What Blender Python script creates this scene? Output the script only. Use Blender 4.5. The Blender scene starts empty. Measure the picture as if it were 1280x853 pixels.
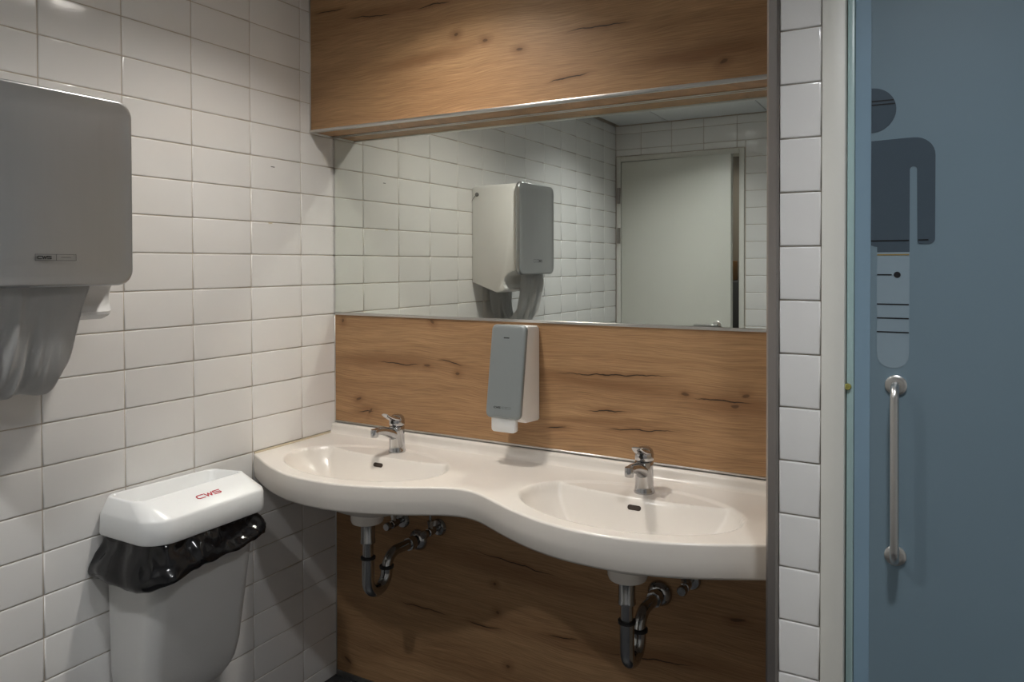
import bpy, bmesh, math, random
from mathutils import Vector, Matrix, noise
R = random.Random(7)
PI = math.pi
S = bpy.context.scene
C = S.collection

# ---------------------------------------------------------------- camera
cam_d = bpy.data.cameras.new('camera')
cam = bpy.data.objects.new('camera', cam_d); C.objects.link(cam)
YAW, PITCH, ROLL = -0.5055, -0.0137, -0.0021
fw = Vector((math.sin(YAW) * math.cos(PITCH), math.cos(YAW) * math.cos(PITCH), math.sin(PITCH)))
rt = Vector((math.cos(YAW), -math.sin(YAW), 0)); up = rt.cross(fw)
rt2 = rt * math.cos(ROLL) + up * math.sin(ROLL); up2 = -rt * math.sin(ROLL) + up * math.cos(ROLL)
M = Matrix((rt2, up2, -fw)).transposed().to_4x4()
M.translation = Vector((1.8121, -1.8942, 1.4162))
cam.matrix_world = M
cam_d.sensor_width = 36; cam_d.sensor_fit = 'HORIZONTAL'
cam_d.lens = 922.83 / 1280 * 36
cam_d.shift_x = (640 - 660.96) / 1280
cam_d.shift_y = (343.57 - 426.5) / 1280
cam_d.clip_start = 0.02
S.camera = cam

# ---------------------------------------------------------------- world, view, sampling helpers
w = bpy.data.worlds.new('world'); S.world = w; w.use_nodes = True
w.node_tree.nodes['Background'].inputs[0].default_value = (0.8, 0.85, 0.9, 1)
w.node_tree.nodes['Background'].inputs[1].default_value = 0.15
S.view_settings.view_transform = 'Standard'; S.view_settings.look = 'None'
S.view_settings.gamma = 1; S.view_settings.use_curve_mapping = False
S.view_settings.exposure = 0.47
S.cycles.use_denoising = True
S.cycles.sample_clamp_indirect = 0
S.cycles.blur_glossy = 0.0
S.cycles.caustics_reflective = True
S.cycles.use_guiding = True
LAMP = 250.0          # radiance of a lamp disc
LAMP_SPOTS = [(0.645, -0.55, 1.0, (1.0, .945, .87), 'white recessed ceiling downlight closest to the mirror'),
              (0.645, -1.77, 1.05, (.985, .985, .98), 'white recessed ceiling downlight closest to the white door'),
              (1.845, -1.20, 1.0, (.97, .985, 1.0), 'white recessed ceiling downlight in front of the blue glass door'),
              (.60, -3.05, .35, (1.0, .93, .84), 'added unseen downlight that brightens the corridor behind the white door')]  # last entry is an added lamp, there only to lighten the corridor gap

# ---------------------------------------------------------------- materials
def newmat(name):
    m = bpy.data.materials.new(name); m.use_nodes = True
    nt = m.node_tree; nt.nodes.clear()
    out = nt.nodes.new('ShaderNodeOutputMaterial')
    b = nt.nodes.new('ShaderNodeBsdfPrincipled'); nt.links.new(b.outputs[0], out.inputs[0])
    return m, nt, b
def N(nt, t, **kw):
    n = nt.nodes.new(t)
    for k, v in kw.items(): setattr(n, k, v)
    return n
def mat(name, col, rough=0.5, metal=0.0, var=0.04, vscale=6.0, bump=0.0, bscale=200.0, coat=0.0, spec=0.5, stretch=(1, 1, 1), rvar=0.0):
    m, nt, b = newmat(name)
    tc = N(nt, 'ShaderNodeTexCoord'); mp = N(nt, 'ShaderNodeMapping'); mp.inputs['Scale'].default_value = stretch
    nt.links.new(tc.outputs['Object'], mp.inputs[0])
    nz = N(nt, 'ShaderNodeTexNoise'); nz.inputs['Scale'].default_value = vscale; nz.inputs['Detail'].default_value = 4
    nt.links.new(mp.outputs[0], nz.inputs['Vector'])
    mr = N(nt, 'ShaderNodeMapRange'); mr.inputs[3].default_value = 1 - var; mr.inputs[4].default_value = 1 + var
    nt.links.new(nz.outputs[0], mr.inputs[0])
    vm = N(nt, 'ShaderNodeVectorMath', operation='SCALE'); vm.inputs[0].default_value = col[:3]
    nt.links.new(mr.outputs[0], vm.inputs['Scale']); nt.links.new(vm.outputs[0], b.inputs['Base Color'])
    b.inputs['Roughness'].default_value = rough; b.inputs['Metallic'].default_value = metal
    b.inputs['Coat Weight'].default_value = coat; b.inputs['Specular IOR Level'].default_value = spec
    if rvar:
        r2 = N(nt, 'ShaderNodeMapRange'); r2.inputs[3].default_value = rough - rvar; r2.inputs[4].default_value = rough + rvar
        nt.links.new(nz.outputs[0], r2.inputs[0]); nt.links.new(r2.outputs[0], b.inputs['Roughness'])
    if bump:
        n2 = N(nt, 'ShaderNodeTexNoise'); n2.inputs['Scale'].default_value = bscale; n2.inputs['Detail'].default_value = 3
        nt.links.new(mp.outputs[0], n2.inputs['Vector'])
        bp = N(nt, 'ShaderNodeBump'); bp.inputs['Strength'].default_value = bump; bp.inputs['Distance'].default_value = 0.002
        nt.links.new(n2.outputs[0], bp.inputs['Height']); nt.links.new(bp.outputs[0], b.inputs['Normal'])
    return m

def wood(name, base, dark, cracks, seed, bands=()):
    """horizontal oak grain in the x-z plane, with the photographed knots and checks as dark marks"""
    m, nt, b = newmat(name); L = nt.links.new
    tc = N(nt, 'ShaderNodeTexCoord')
    wob = N(nt, 'ShaderNodeTexNoise'); wob.inputs['Scale'].default_value = 2.2; wob.inputs['Detail'].default_value = 2
    mpw = N(nt, 'ShaderNodeMapping'); mpw.inputs['Location'].default_value = (seed, seed * .3, 0); mpw.inputs['Scale'].default_value = (1, 1, 2.4)
    L(tc.outputs['Object'], mpw.inputs[0]); L(mpw.outputs[0], wob.inputs['Vector'])
    sub = N(nt, 'ShaderNodeMath', operation='MULTIPLY_ADD'); sub.inputs[1].default_value = 0.07; sub.inputs[2].default_value = -0.035
    L(wob.outputs[0], sub.inputs[0])
    cb = N(nt, 'ShaderNodeCombineXYZ'); L(sub.outputs[0], cb.inputs[2])
    ad = N(nt, 'ShaderNodeVectorMath', operation='ADD'); L(tc.outputs['Object'], ad.inputs[0]); L(cb.outputs[0], ad.inputs[1])
    def grain(sx, sz, det, loc):
        mp = N(nt, 'ShaderNodeMapping'); mp.inputs['Scale'].default_value = (sx, sx, sz); mp.inputs['Location'].default_value = (loc, loc, loc)
        n = N(nt, 'ShaderNodeTexNoise'); n.inputs['Scale'].default_value = 1; n.inputs['Detail'].default_value = det; n.inputs['Roughness'].default_value = .6
        L(ad.outputs[0], mp.inputs[0]); L(mp.outputs[0], n.inputs['Vector']); return n
    g1 = grain(1.3, 34, 6, seed); g2 = grain(11, 420, 4, seed + 4); g3 = grain(.8, 7, 3, seed + 9)
    def mr(n, a, c, o0, o1):
        k = N(nt, 'ShaderNodeMapRange'); k.inputs[1].default_value = a; k.inputs[2].default_value = c
        k.inputs[3].default_value = o0; k.inputs[4].default_value = o1; L(n.outputs[0], k.inputs[0]); return k
    a1 = mr(g1, .3, .72, 0, 1); a3 = mr(g3, .35, .7, 0, 1); a2 = mr(g2, .32, .7, .70, 1.15)
    mxf = N(nt, 'ShaderNodeMath', operation='MULTIPLY_ADD'); mxf.inputs[1].default_value = .55
    m3 = N(nt, 'ShaderNodeMath', operation='MULTIPLY'); m3.inputs[1].default_value = .45; L(a3.outputs[0], m3.inputs[0])
    L(a1.outputs[0], mxf.inputs[0]); L(m3.outputs[0], mxf.inputs[2])
    mix = N(nt, 'ShaderNodeMix', data_type='RGBA'); mix.inputs[6].default_value = (*base, 1); mix.inputs[7].default_value = (*dark, 1)
    L(mxf.outputs[0], mix.inputs[0])
    sc = N(nt, 'ShaderNodeVectorMath', operation='SCALE'); L(mix.outputs[2], sc.inputs[0]); L(a2.outputs[0], sc.inputs['Scale'])
    # checks and knots
    cw = N(nt, 'ShaderNodeTexNoise'); cw.inputs['Scale'].default_value = 14; cw.inputs['Detail'].default_value = 3
    L(tc.outputs['Object'], cw.inputs['Vector'])
    cws = N(nt, 'ShaderNodeVectorMath', operation='SUBTRACT'); cws.inputs[1].default_value = (.5, .5, .5); L(cw.outputs['Color'], cws.inputs[0])
    cwm = N(nt, 'ShaderNodeVectorMath', operation='SCALE'); cwm.inputs['Scale'].default_value = .022; L(cws.outputs[0], cwm.inputs[0])
    pos = N(nt, 'ShaderNodeVectorMath', operation='ADD'); L(tc.outputs['Object'], pos.inputs[0]); L(cwm.outputs[0], pos.inputs[1])
    flat = N(nt, 'ShaderNodeVectorMath', operation='MULTIPLY'); flat.inputs[1].default_value = (1, 0, 1); L(pos.outputs[0], flat.inputs[0])
    last = None; halo = None
    for (cx, cz, ln, an, *bw) in list(cracks) + list(bands):
        wd = .0021 if ln > .03 else .0055
        for kind in ((1,) if bw else (0, 1)):
            mp = N(nt, 'ShaderNodeMapping', vector_type='TEXTURE')
            mp.inputs['Location'].default_value = (cx, 0, cz); mp.inputs['Rotation'].default_value = (0, -an, 0)
            mp.inputs['Scale'].default_value = ((max(ln, .006), 1, wd) if kind == 0 else (ln, 1, bw[0]) if bw else (ln * 1.3 + .025, 1, wd * 3 + .011))
            L(flat.outputs[0], mp.inputs[0])
            ln_ = N(nt, 'ShaderNodeVectorMath', operation='LENGTH'); L(mp.outputs[0], ln_.inputs[0])
            k = N(nt, 'ShaderNodeMapRange', interpolation_type='SMOOTHSTEP'); k.inputs[1].default_value = 1.0; k.inputs[2].default_value = .55 if kind == 0 else .1
            k.inputs[3].default_value = 0; k.inputs[4].default_value = (1 if ln > .03 else .6) if kind == 0 else .6
            L(ln_.outputs['Value'], k.inputs[0])
            prev = last if kind == 0 else halo
            if prev is None: cur = k
            else:
                cur = N(nt, 'ShaderNodeMath', operation='MAXIMUM'); L(prev.outputs[0], cur.inputs[0]); L(k.outputs[0], cur.inputs[1])
            if kind == 0: last = cur
            else: halo = cur
    h = N(nt, 'ShaderNodeMix', data_type='RGBA'); h.inputs[7].default_value = (dark[0] * .62, dark[1] * .55, dark[2] * .5, 1)
    L(sc.outputs[0], h.inputs[6]); L(halo.outputs[0], h.inputs[0])
    c2 = N(nt, 'ShaderNodeMix', data_type='RGBA'); c2.inputs[7].default_value = (.022, .013, .008, 1)
    L(h.outputs[2], c2.inputs[6])
    lm = N(nt, 'ShaderNodeMath', operation='MULTIPLY'); lm.inputs[1].default_value = .92; L(last.outputs[0], lm.inputs[0]); L(lm.outputs[0], c2.inputs[0])
    L(c2.outputs[2], b.inputs['Base Color'])
    b.inputs['Roughness'].default_value = .48; b.inputs['Specular IOR Level'].default_value = .35
    bp = N(nt, 'ShaderNodeBump'); bp.inputs['Strength'].default_value = .12; bp.inputs['Distance'].default_value = .001
    L(g2.outputs[0], bp.inputs['Height']); L(bp.outputs[0], b.inputs['Normal'])
    return m

MID = [(0.04, 1.224, 0.008, -1.58), (0.415, 1.238, 0.01, -0.66), (0.279, 1.094, 0.096, 0.01), (0.395, 1.096, 0.017, 0.06), (0.512, 1.078, 0.011, 0.19), (0.484, 1.111, 0.057, -0.14), (0.141, 0.925, 0.036, 0.13), (0.158, 0.928, 0.014, 1.0), (0.108, 0.964, 0.014, 0.48), (1.022, 1.111, 0.209, 0.05), (1.011, 1.009, 0.067, 0.06), (0.853, 0.947, 0.04, 0.08), (1.107, 0.967, 0.115, 0.08), (1.232, 1.073, 0.013, 0.0), (1.364, 1.056, 0.014, 0.02), (1.393, 1.084, 0.012, 0.08), (1.333, 1.067, 0.092, -0.01)]
UPP = [(0.09, 2.237, 0.08, -0.05), (0.262, 2.191, 0.11, -0.08), (0.504, 2.184, 0.074, 0.0), (0.584, 2.086, 0.009, 0.12), (0.799, 2.014, 0.014, 0.01), (1.032, 2.039, 0.101, 0.01), (0.944, 1.915, 0.072, 0.1), (1.365, 1.903, 0.011, 0.44), (0.683, 2.053, 0.012, -0.01)]
LOW = [(0.715, 0.525, 0.168, -0.07), (0.372, 0.315, 0.112, -0.02), (0.607, 0.312, 0.075, 0.01), (0.875, 0.34, 0.061, 0.09), (1.138, 0.346, 0.139, 0.12), (0.69, 0.211, 0.008, 0.12), (0.654, 0.363, 0.007, 0.08), (0.643, 0.449, 0.006, -0.22), (1.37, 0.51, 0.024, 0.1), (0.053, 0.065, 0.02, -0.47)]
OAK, OAKD = (.47, .285, .145), (.30, .160, .075)

T = {}
T['tile'] = mat('white_glazed_tile', (.79, .78, .765), .14, var=.025, vscale=3, spec=.5)
T['grout'] = mat('beige_grout', (.52, .45, .37), .9, var=.12, vscale=30)
T['oak_mid'] = wood('oak_splash_panel', OAK, OAKD, MID, 1.3, [(.24, 1.105, .34, .03, .045), (.14, .93, .09, .15, .03), (1.02, 1.085, .42, -.04, .035), (1.36, 1.06, .2, 0, .05), (1.0, .98, .3, .06, .02)])
T['oak_up'] = wood('oak_bulkhead_panel', OAK, OAKD, UPP, 5.1, [(.30, 2.20, .4, -.05, .03), (.45, 2.03, .3, .08, .03), (1.3, 1.93, .3, .05, .04)])
T['oak_low'] = wood('oak_lower_panel', OAK, OAKD, LOW, 8.7, [(.7, .50, .5, -.06, .05), (1.15, .36, .4, .1, .04)])
T['alu'] = mat('brushed_aluminium', (.62, .61, .59), .32, 1.0, var=.05, vscale=40, stretch=(.1, 1, 1))
T['steel'] = mat('brushed_steel_profile', (.40, .37, .35), .34, 1.0, var=.08, vscale=60, stretch=(1, 1, .05))
T['ceramic'] = mat('cream_ceramic', (.735, .69, .635), .22, var=.015, vscale=4, spec=.5)
T['sealant'] = mat('yellowed_sealant', (.62, .53, .38), .5)
T['chrome'] = mat('chrome', (.50, .50, .51), .10, 1.0, var=.02)
T['chrome_dull'] = mat('chrome_pipe', (.42, .42, .42), .16, 1.0, var=.08, vscale=25)
T['black'] = mat('black_rubber', (.015, .015, .016), .5)
T['hole'] = mat('dark_slot', (.03, .018, .01), .7)
T['silver'] = mat('silver_grey_cover', (.45, .46, .468), .33, .85, var=.03, vscale=60, stretch=(1, 1, .06))
T['soapcover'] = mat('grey_cover', (.255, .28, .285), .40, .35, var=.02)
T['rim'] = mat('pale_silver_rim', (.66, .66, .66), .3, .5)
T['plastic'] = mat('white_plastic', (.80, .80, .79), .38, var=.015)
T['binwhite'] = mat('bin_white_plastic', (.66, .66, .65), .36, var=.02, bump=.05, bscale=300)
T['lidwhite'] = mat('lid_white_plastic', (.80, .81, .81), .30, var=.01)
T['bag'] = mat('black_bin_liner', (.006, .006, .007), .14, var=.2, vscale=30, bump=.3, bscale=38, spec=.5)
T['red'] = mat('red_print', (.45, .02, .04), .5)
T['ink'] = mat('dark_print', (.03, .03, .03), .5)
T['cloth'] = mat('white_towel_cloth', (.74, .74, .735), .75, var=.05, vscale=15, bump=.2, bscale=500)
T['paint'] = mat('cream_white_paint', (.70, .69, .64), .42, var=.015)
T['doorpaint'] = mat('white_door_laminate', (.66, .66, .60), .4, var=.02)
T['baffle'] = mat('dark_lamp_baffle', (.12, .12, .12), .6)
T['ceil'] = mat('white_mineral_ceiling', (.78, .80, .81), .9, var=.05, vscale=80, bump=.2, bscale=150)
T['ceilgap'] = mat('dark_ceiling_gap', (.05, .05, .05), .9)
T['floor'] = mat('dark_grey_floor', (.035, .036, .04), .45, var=.25, vscale=25)
T['plaster'] = mat('grey_plaster', (.62, .62, .61), .8)
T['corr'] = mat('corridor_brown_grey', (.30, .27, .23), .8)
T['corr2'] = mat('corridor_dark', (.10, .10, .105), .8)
T['orange'] = mat('orange_wood', (.42, .22, .08), .5)
T['figdark'] = mat('clear_glass_figure', (.055, .080, .105), .3, spec=.5)
T['figpale'] = mat('pale_glass_figure', (.238, .312, .365), .4, var=.06, vscale=12)
T['linei'] = mat('black_sign_line', (.004, .005, .008), .4)
T['liney'] = mat('yellow_sign_line', (.26, .19, .06), .5)
T['glassedge'] = mat('pale_teal_glass_edge', (.36, .50, .50), .3)
T['glassband'] = mat('blue_glass_band', (.215, .325, .42), .35)
T['bumper'] = mat('yellow_green_bumper', (.30, .28, .07), .5)
T['cotton'] = mat('wire', (.25, .25, .25), .4, 1)

def mirror_mat():
    m, nt, b = newmat('mirror_silver')
    tc = N(nt, 'ShaderNodeTexCoord'); nz = N(nt, 'ShaderNodeTexNoise'); nz.inputs['Scale'].default_value = 2
    nt.links.new(tc.outputs['Object'], nz.inputs['Vector'])
    mx = N(nt, 'ShaderNodeMix', data_type='RGBA'); mx.inputs[6].default_value = (.80, .84, .79, 1); mx.inputs[7].default_value = (.82, .85, .81, 1)
    nt.links.new(nz.outputs[0], mx.inputs[0]); nt.links.new(mx.outputs[2], b.inputs['Base Color'])
    b.inputs['Metallic'].default_value = 1; b.inputs['Roughness'].default_value = 0.0
    return m
T['mirror'] = mirror_mat()
def frosted():
    m, nt, b = newmat('blue_frosted_glass'); L = nt.links.new
    out = [n for n in nt.nodes if n.type == 'OUTPUT_MATERIAL'][0]
    tc = N(nt, 'ShaderNodeTexCoord'); nz = N(nt, 'ShaderNodeTexNoise'); nz.inputs['Scale'].default_value = 3; nz.inputs['Detail'].default_value = 3
    L(tc.outputs['Object'], nz.inputs['Vector'])
    mx = N(nt, 'ShaderNodeMix', data_type='RGBA'); mx.inputs[6].default_value = (.205, .295, .355, 1); mx.inputs[7].default_value = (.235, .325, .39, 1)
    L(nz.outputs[0], mx.inputs[0]); L(mx.outputs[2], b.inputs['Base Color'])
    b.inputs['Roughness'].default_value = .42; b.inputs['Specular IOR Level'].default_value = .4
    tr = N(nt, 'ShaderNodeBsdfTranslucent'); L(mx.outputs[2], tr.inputs[0])
    ms = N(nt, 'ShaderNodeMixShader'); ms.inputs[0].default_value = .25
    L(b.outputs[0], ms.inputs[1]); L(tr.outputs[0], ms.inputs[2]); L(ms.outputs[0], out.inputs[0])
    return m
T['glass'] = frosted()
def lampmat(k, col):
    m, nt, b = newmat('lamp_glow')
    b.inputs['Base Color'].default_value = (.8, .8, .8, 1)
    b.inputs['Emission Color'].default_value = (*col, 1); b.inputs['Emission Strength'].default_value = LAMP * k
    return m

# ---------------------------------------------------------------- mesh helpers
def link(name, me, m, parent=None):
    if not me.materials: me.materials.append(T[m] if isinstance(m, str) else m)
    o = bpy.data.objects.new(name, me); C.objects.link(o)
    if parent is not None: o.parent = parent
    return o
def obj(name, bm, m, parent=None, smooth=True, angle=40):
    bmesh.ops.recalc_face_normals(bm, faces=bm.faces[:])
    if smooth:
        for f in bm.faces: f.smooth = True
        for e in bm.edges:
            if len(e.link_faces) == 2 and e.calc_face_angle(0) > math.radians(angle): e.smooth = False
    me = bpy.data.meshes.new(name); bm.to_mesh(me); bm.free()
    o = link(name, me, m, parent)
    return o
def tag(o, label, cat=None, group=None, kind=None):
    o['label'] = label
    if cat: o['category'] = cat
    if group: o['group'] = group
    if kind: o['kind'] = kind
    return o
def thing(name, label, cat, loc=(0, 0, 0), group=None, kind=None):
    o = bpy.data.objects.new(name, None); C.objects.link(o); o.location = loc; o.empty_display_size = .05
    return tag(o, label, cat, group, kind)
def keep(o, parent):
    """parent without moving (parents are only translated)"""
    o.parent = parent
    o.location = Vector(o.location) - Vector(parent.location)
    return o
def box(bm, lo, hi, bev=0.0, seg=2):
    lo, hi = Vector(lo), Vector(hi)
    r = bmesh.ops.create_cube(bm, size=1)
    for v in r['verts']:
        v.co = Vector(((lo[i] + hi[i]) / 2 + v.co[i] * (hi[i] - lo[i]) for i in range(3)))
    if bev:
        es = {e for v in r['verts'] for e in v.link_edges}
        bmesh.ops.bevel(bm, geom=list(es), offset=bev, segments=seg, profile=.5, affect='EDGES')
    return bm
def Box(lo, hi, bev=0.0, seg=2): return box(bmesh.new(), lo, hi, bev, seg)
def loft(rings, cap0=True, cap1=True, closed=True, bm=None):
    bm = bm or bmesh.new(); prev = None; n = len(rings[0])
    for ri, ring in enumerate(rings):
        vs = [bm.verts.new(p) for p in ring]
        if prev:
            for i in range(n if closed else n - 1):
                j = (i + 1) % n
                bm.faces.new((prev[i], prev[j], vs[j], vs[i]))
        elif cap0: bm.faces.new(vs)
        prev = vs
    if cap1: bm.faces.new(prev)
    return bm
def frames(pts):
    pts = [Vector(p) for p in pts]; out = []; nrm = None
    for i, p in enumerate(pts):
        t = (pts[min(i + 1, len(pts) - 1)] - pts[max(i - 1, 0)]).normalized()
        if nrm is None:
            nrm = t.orthogonal().normalized()
        nrm = (nrm - t * nrm.dot(t)).normalized()
        out.append((p, t, nrm, t.cross(nrm)))
    return out
def tube(pts, rad, seg=16, bm=None, caps=True):
    rings = []
    for i, (p, t, a, b) in enumerate(frames(pts)):
        r = rad[i] if isinstance(rad, (list, tuple)) else rad
        rings.append([p + a * (r * math.cos(2 * PI * k / seg)) + b * (r * math.sin(2 * PI * k / seg)) for k in range(seg)])
    return loft(rings, caps, caps, True, bm)
def spline(ctrl, n=8):
    P = [Vector(p) for p in ctrl]; out = []
    for i in range(len(P) - 1):
        p0 = P[max(i - 1, 0)]; p1 = P[i]; p2 = P[i + 1]; p3 = P[min(i + 2, len(P) - 1)]
        for k in range(n):
            t = k / n
            out.append(.5 * ((2 * p1) + (p2 - p0) * t + (2 * p0 - 5 * p1 + 4 * p2 - p3) * t * t + (3 * p1 - p0 - 3 * p2 + p3) * t ** 3))
    out.append(P[-1]); return out
def lathe(c, prof, seg=32, axis='Z', bm=None):
    c = Vector(c); rings = []
    for r, h in prof:
        ring = []
        for k in range(seg):
            a = 2 * PI * k / seg; u, v = r * math.cos(a), r * math.sin(a)
            ring.append(c + (Vector((u, v, h)) if axis == 'Z' else Vector((u, h, v)) if axis == 'Y' else Vector((h, u, v))))
        rings.append(ring)
    return loft(rings, True, True, True, bm)
def rrect(x0, x1, y0, y1, r, n=6):
    """rounded rectangle outline; r is one radius or four (for corners x0y0, x1y0, x1y1, x0y1)"""
    if not isinstance(r, (tuple, list)): r = (r,) * 4
    pts = []
    for (cx, cy, a0, rr) in ((x0 + r[0], y0 + r[0], PI, r[0]), (x1 - r[1], y0 + r[1], 1.5 * PI, r[1]), (x1 - r[2], y1 - r[2], 0, r[2]), (x0 + r[3], y1 - r[3], .5 * PI, r[3])):
        for k in range(n + 1):
            a = a0 + .5 * PI * k / n; pts.append((cx + rr * math.cos(a), cy + rr * math.sin(a)))
    return pts
def extrude(poly, f, d0, d1, bm=None):
    """poly: 2-D outline; f(u,v,d) -> 3-D; slab from depth d0 to d1"""
    return loft([[f(u, v, d0) for u, v in poly], [f(u, v, d1) for u, v in poly]], True, True, True, bm)
def strokes(lines, width, f, d, bm=None):
    """flat printed strokes: each polyline becomes quads of the given width, mapped by f(u,v,d)"""
    bm = bm or bmesh.new()
    for ln in lines:
        P = [Vector((u, v, 0)) for u, v in ln]
        for a, b in zip(P, P[1:]):
            t = (b - a).normalized(); n = Vector((-t.y, t.x, 0)) * width / 2; a2 = a - t * width * .35; b2 = b + t * width * .35
            q = [a2 + n, a2 - n, b2 - n, b2 + n]
            lo = [bm.verts.new(f(p.x, p.y, d)) for p in q]; hi = [bm.verts.new(f(p.x, p.y, d + .0003)) for p in q]
            bm.faces.new(hi); bm.faces.new(lo[::-1])
            for i in range(4): bm.faces.new((lo[i], lo[(i + 1) % 4], hi[(i + 1) % 4], hi[i]))
    return bm
def cws(x0, y0, wd, ht):
    """strokes of the three wide letters C W S inside a box"""
    lw = wd / 3.35; g = (wd - 3 * lw) / 2; h = ht
    Cc = [(x0 + lw * .98, y0 + h), (x0 + lw * .2, y0 + h), (x0, y0 + h * .75), (x0, y0 + h * .25), (x0 + lw * .2, y0), (x0 + lw * .98, y0)]
    X = x0 + lw + g
    W = [(X, y0 + h), (X + lw * .25, y0), (X + lw * .5, y0 + h * .9), (X + lw * .75, y0), (X + lw, y0 + h)]
    X += lw + g
    Ss = [(X + lw, y0 + h), (X + lw * .12, y0 + h), (X, y0 + h * .82), (X + lw * .08, y0 + h * .55), (X + lw * .92, y0 + h * .45), (X + lw, y0 + h * .2), (X + lw * .88, y0), (X, y0)]
    return [Cc, W, Ss]

# ---------------------------------------------------------------- tiles
GR = .0011       # half a grout joint
def tile_mesh(wd, ht):
    """one glazed tile lying in y-z, glazed face at x=0 looking to +x, centred"""
    rings = []
    for ins, h in ((0, -.007), (0, -.0024), (.0006, -.0010), (.0018, -.00025), (.0040, 0)):
        a, b = wd / 2 - ins, ht / 2 - ins
        rings.append([(h, -a, -b), (h, a, -b), (h, a, b), (h, -a, b)])
    bm = loft(rings, False, True)
    me = bpy.data.meshes.new('tile')
    bmesh.ops.recalc_face_normals(bm, faces=bm.faces[:])
    for f in bm.faces: f.smooth = True
    bm.to_mesh(me); bm.free(); me.materials.append(T['tile']); return me
TILES = {}
def tm(wd, ht):
    k = (round(wd, 4), round(ht, 4))
    if k not in TILES: TILES[k] = tile_mesh(*k)
    return TILES[k]
def tile(parent, c, wd, ht, rot):
    o = bpy.data.objects.new('tile', tm(wd, ht)); C.objects.link(o); o.parent = parent
    o.location = c; o.rotation_euler = (R.uniform(-.0012, .0012), R.uniform(-.0016, .0016), rot + R.uniform(-.0016, .0016))
    return o
def joined_tiles(parent, items, rot):
    bm = bmesh.new()
    for c, wd, ht in items:
        n0 = len(bm.verts); bm.from_mesh(tm(wd, ht)); bm.verts.ensure_lookup_table()
        mt = Matrix.Translation(c) @ Matrix.Rotation(rot, 4, 'Z')
        for v in bm.verts[n0:]: v.co = mt @ v.co
    me = bpy.data.meshes.new('tile_field'); bm.to_mesh(me); bm.free(); me.materials.append(T['tile'])
    o = link('tile_field', me, 'tile', parent); o['kind'] = 'stuff'; return o
ZR = [0.0] + [.049 + .1 * k for k in range(23)] + [2.300]

# ================================================================ THE ROOM
X1, YB, ZC = 2.60, -2.54, 2.304
fl = tag(obj('floor', Box((-.15, -4.2, -.1), (X1 + .15, .15, 0)), 'floor', smooth=False), 'dark grey floor of the washroom', 'floor', kind='structure')

wl = tag(obj('wall_left', Box((-.15, YB - .001, 0), (-.0026, .15, 2.42)), 'grout', smooth=False), 'left wall clad in white rectangular tiles with beige grout', 'wall', kind='structure')
ycols = [.012, -.149] + [-.149 - .2 * k for k in range(1, 12)] + [YB]
far = []
for a, b in zip(ycols, ycols[1:]):
    for z0, z1 in zip(ZR, ZR[1:]):
        c = (0, (a + b) / 2, (z0 + z1) / 2); wd, ht = a - b - 2 * GR, z1 - z0 - 2 * GR
        if wd < .01 or ht < .01: continue
        if a < -1.3 and z1 < 1.06: far.append((Vector(c), wd, ht))
        else: tile(wl, c, wd, ht, 0)
joined_tiles(wl, far, 0)

wb = tag(obj('wall_back', Box((-.0026, .02, 0), (X1 + .15, .15, 2.42)), 'plaster', smooth=False), 'back wall behind the mirror and oak panels', 'wall', kind='structure')

# opposite wall with the door opening
DX0, DX1, DZ = .037, .783, 2.075
bm = bmesh.new()
box(bm, (-.15, YB - .15, 0), (.005, YB - .0026, 2.42)); box(bm, (.815, YB - .15, 0), (X1 + .15, YB - .0026, 2.42)); box(bm, (.005, YB - .15, 2.105), (.815, YB - .0026, 2.42))
wo = tag(obj('wall_opposite', bm, 'grout', smooth=False), 'white tiled wall with the white door, facing the mirror', 'wall', kind='structure')
xc = [0.0, .17, .37, .57, .77, .97, 1.17, 1.37, 1.57, 1.77, 1.97, 2.17, 2.37, 2.57, 2.60]
far = []
for a, b in zip(xc, xc[1:]):
    for z0, z1 in zip(ZR, ZR[1:]):
        a2, b2, z2 = a, b, z0
        if b <= .82:
            if z1 < 2.11: continue
            z2 = max(z0, 2.108)
        elif a < .82 and z1 < 2.11: a2 = .82
        elif a < .82 and z0 < 2.108: a2 = .82
        wd, ht = b2 - a2 - 2 * GR, z1 - z2 - 2 * GR
        if wd < .008 or ht < .008: continue
        c = ((a2 + b2) / 2, YB, (z2 + z1) / 2)
        if a > 1.1 or z1 < 1.06: far.append((Vector(c), wd, ht))
        else: tile(wo, c, wd, ht, PI / 2)
tile(wo, (.795, YB, 2.1285), .05 - 2 * GR, .041 - 2 * GR, PI / 2)
joined_tiles(wo, far, PI / 2)

wr = tag(obj('wall_right', Box((X1, YB - .15, 0), (X1 + .15, .02, 2.42)), 'plaster', smooth=False), 'plain grey wall beyond the blue glass door', 'wall', kind='structure')

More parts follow.
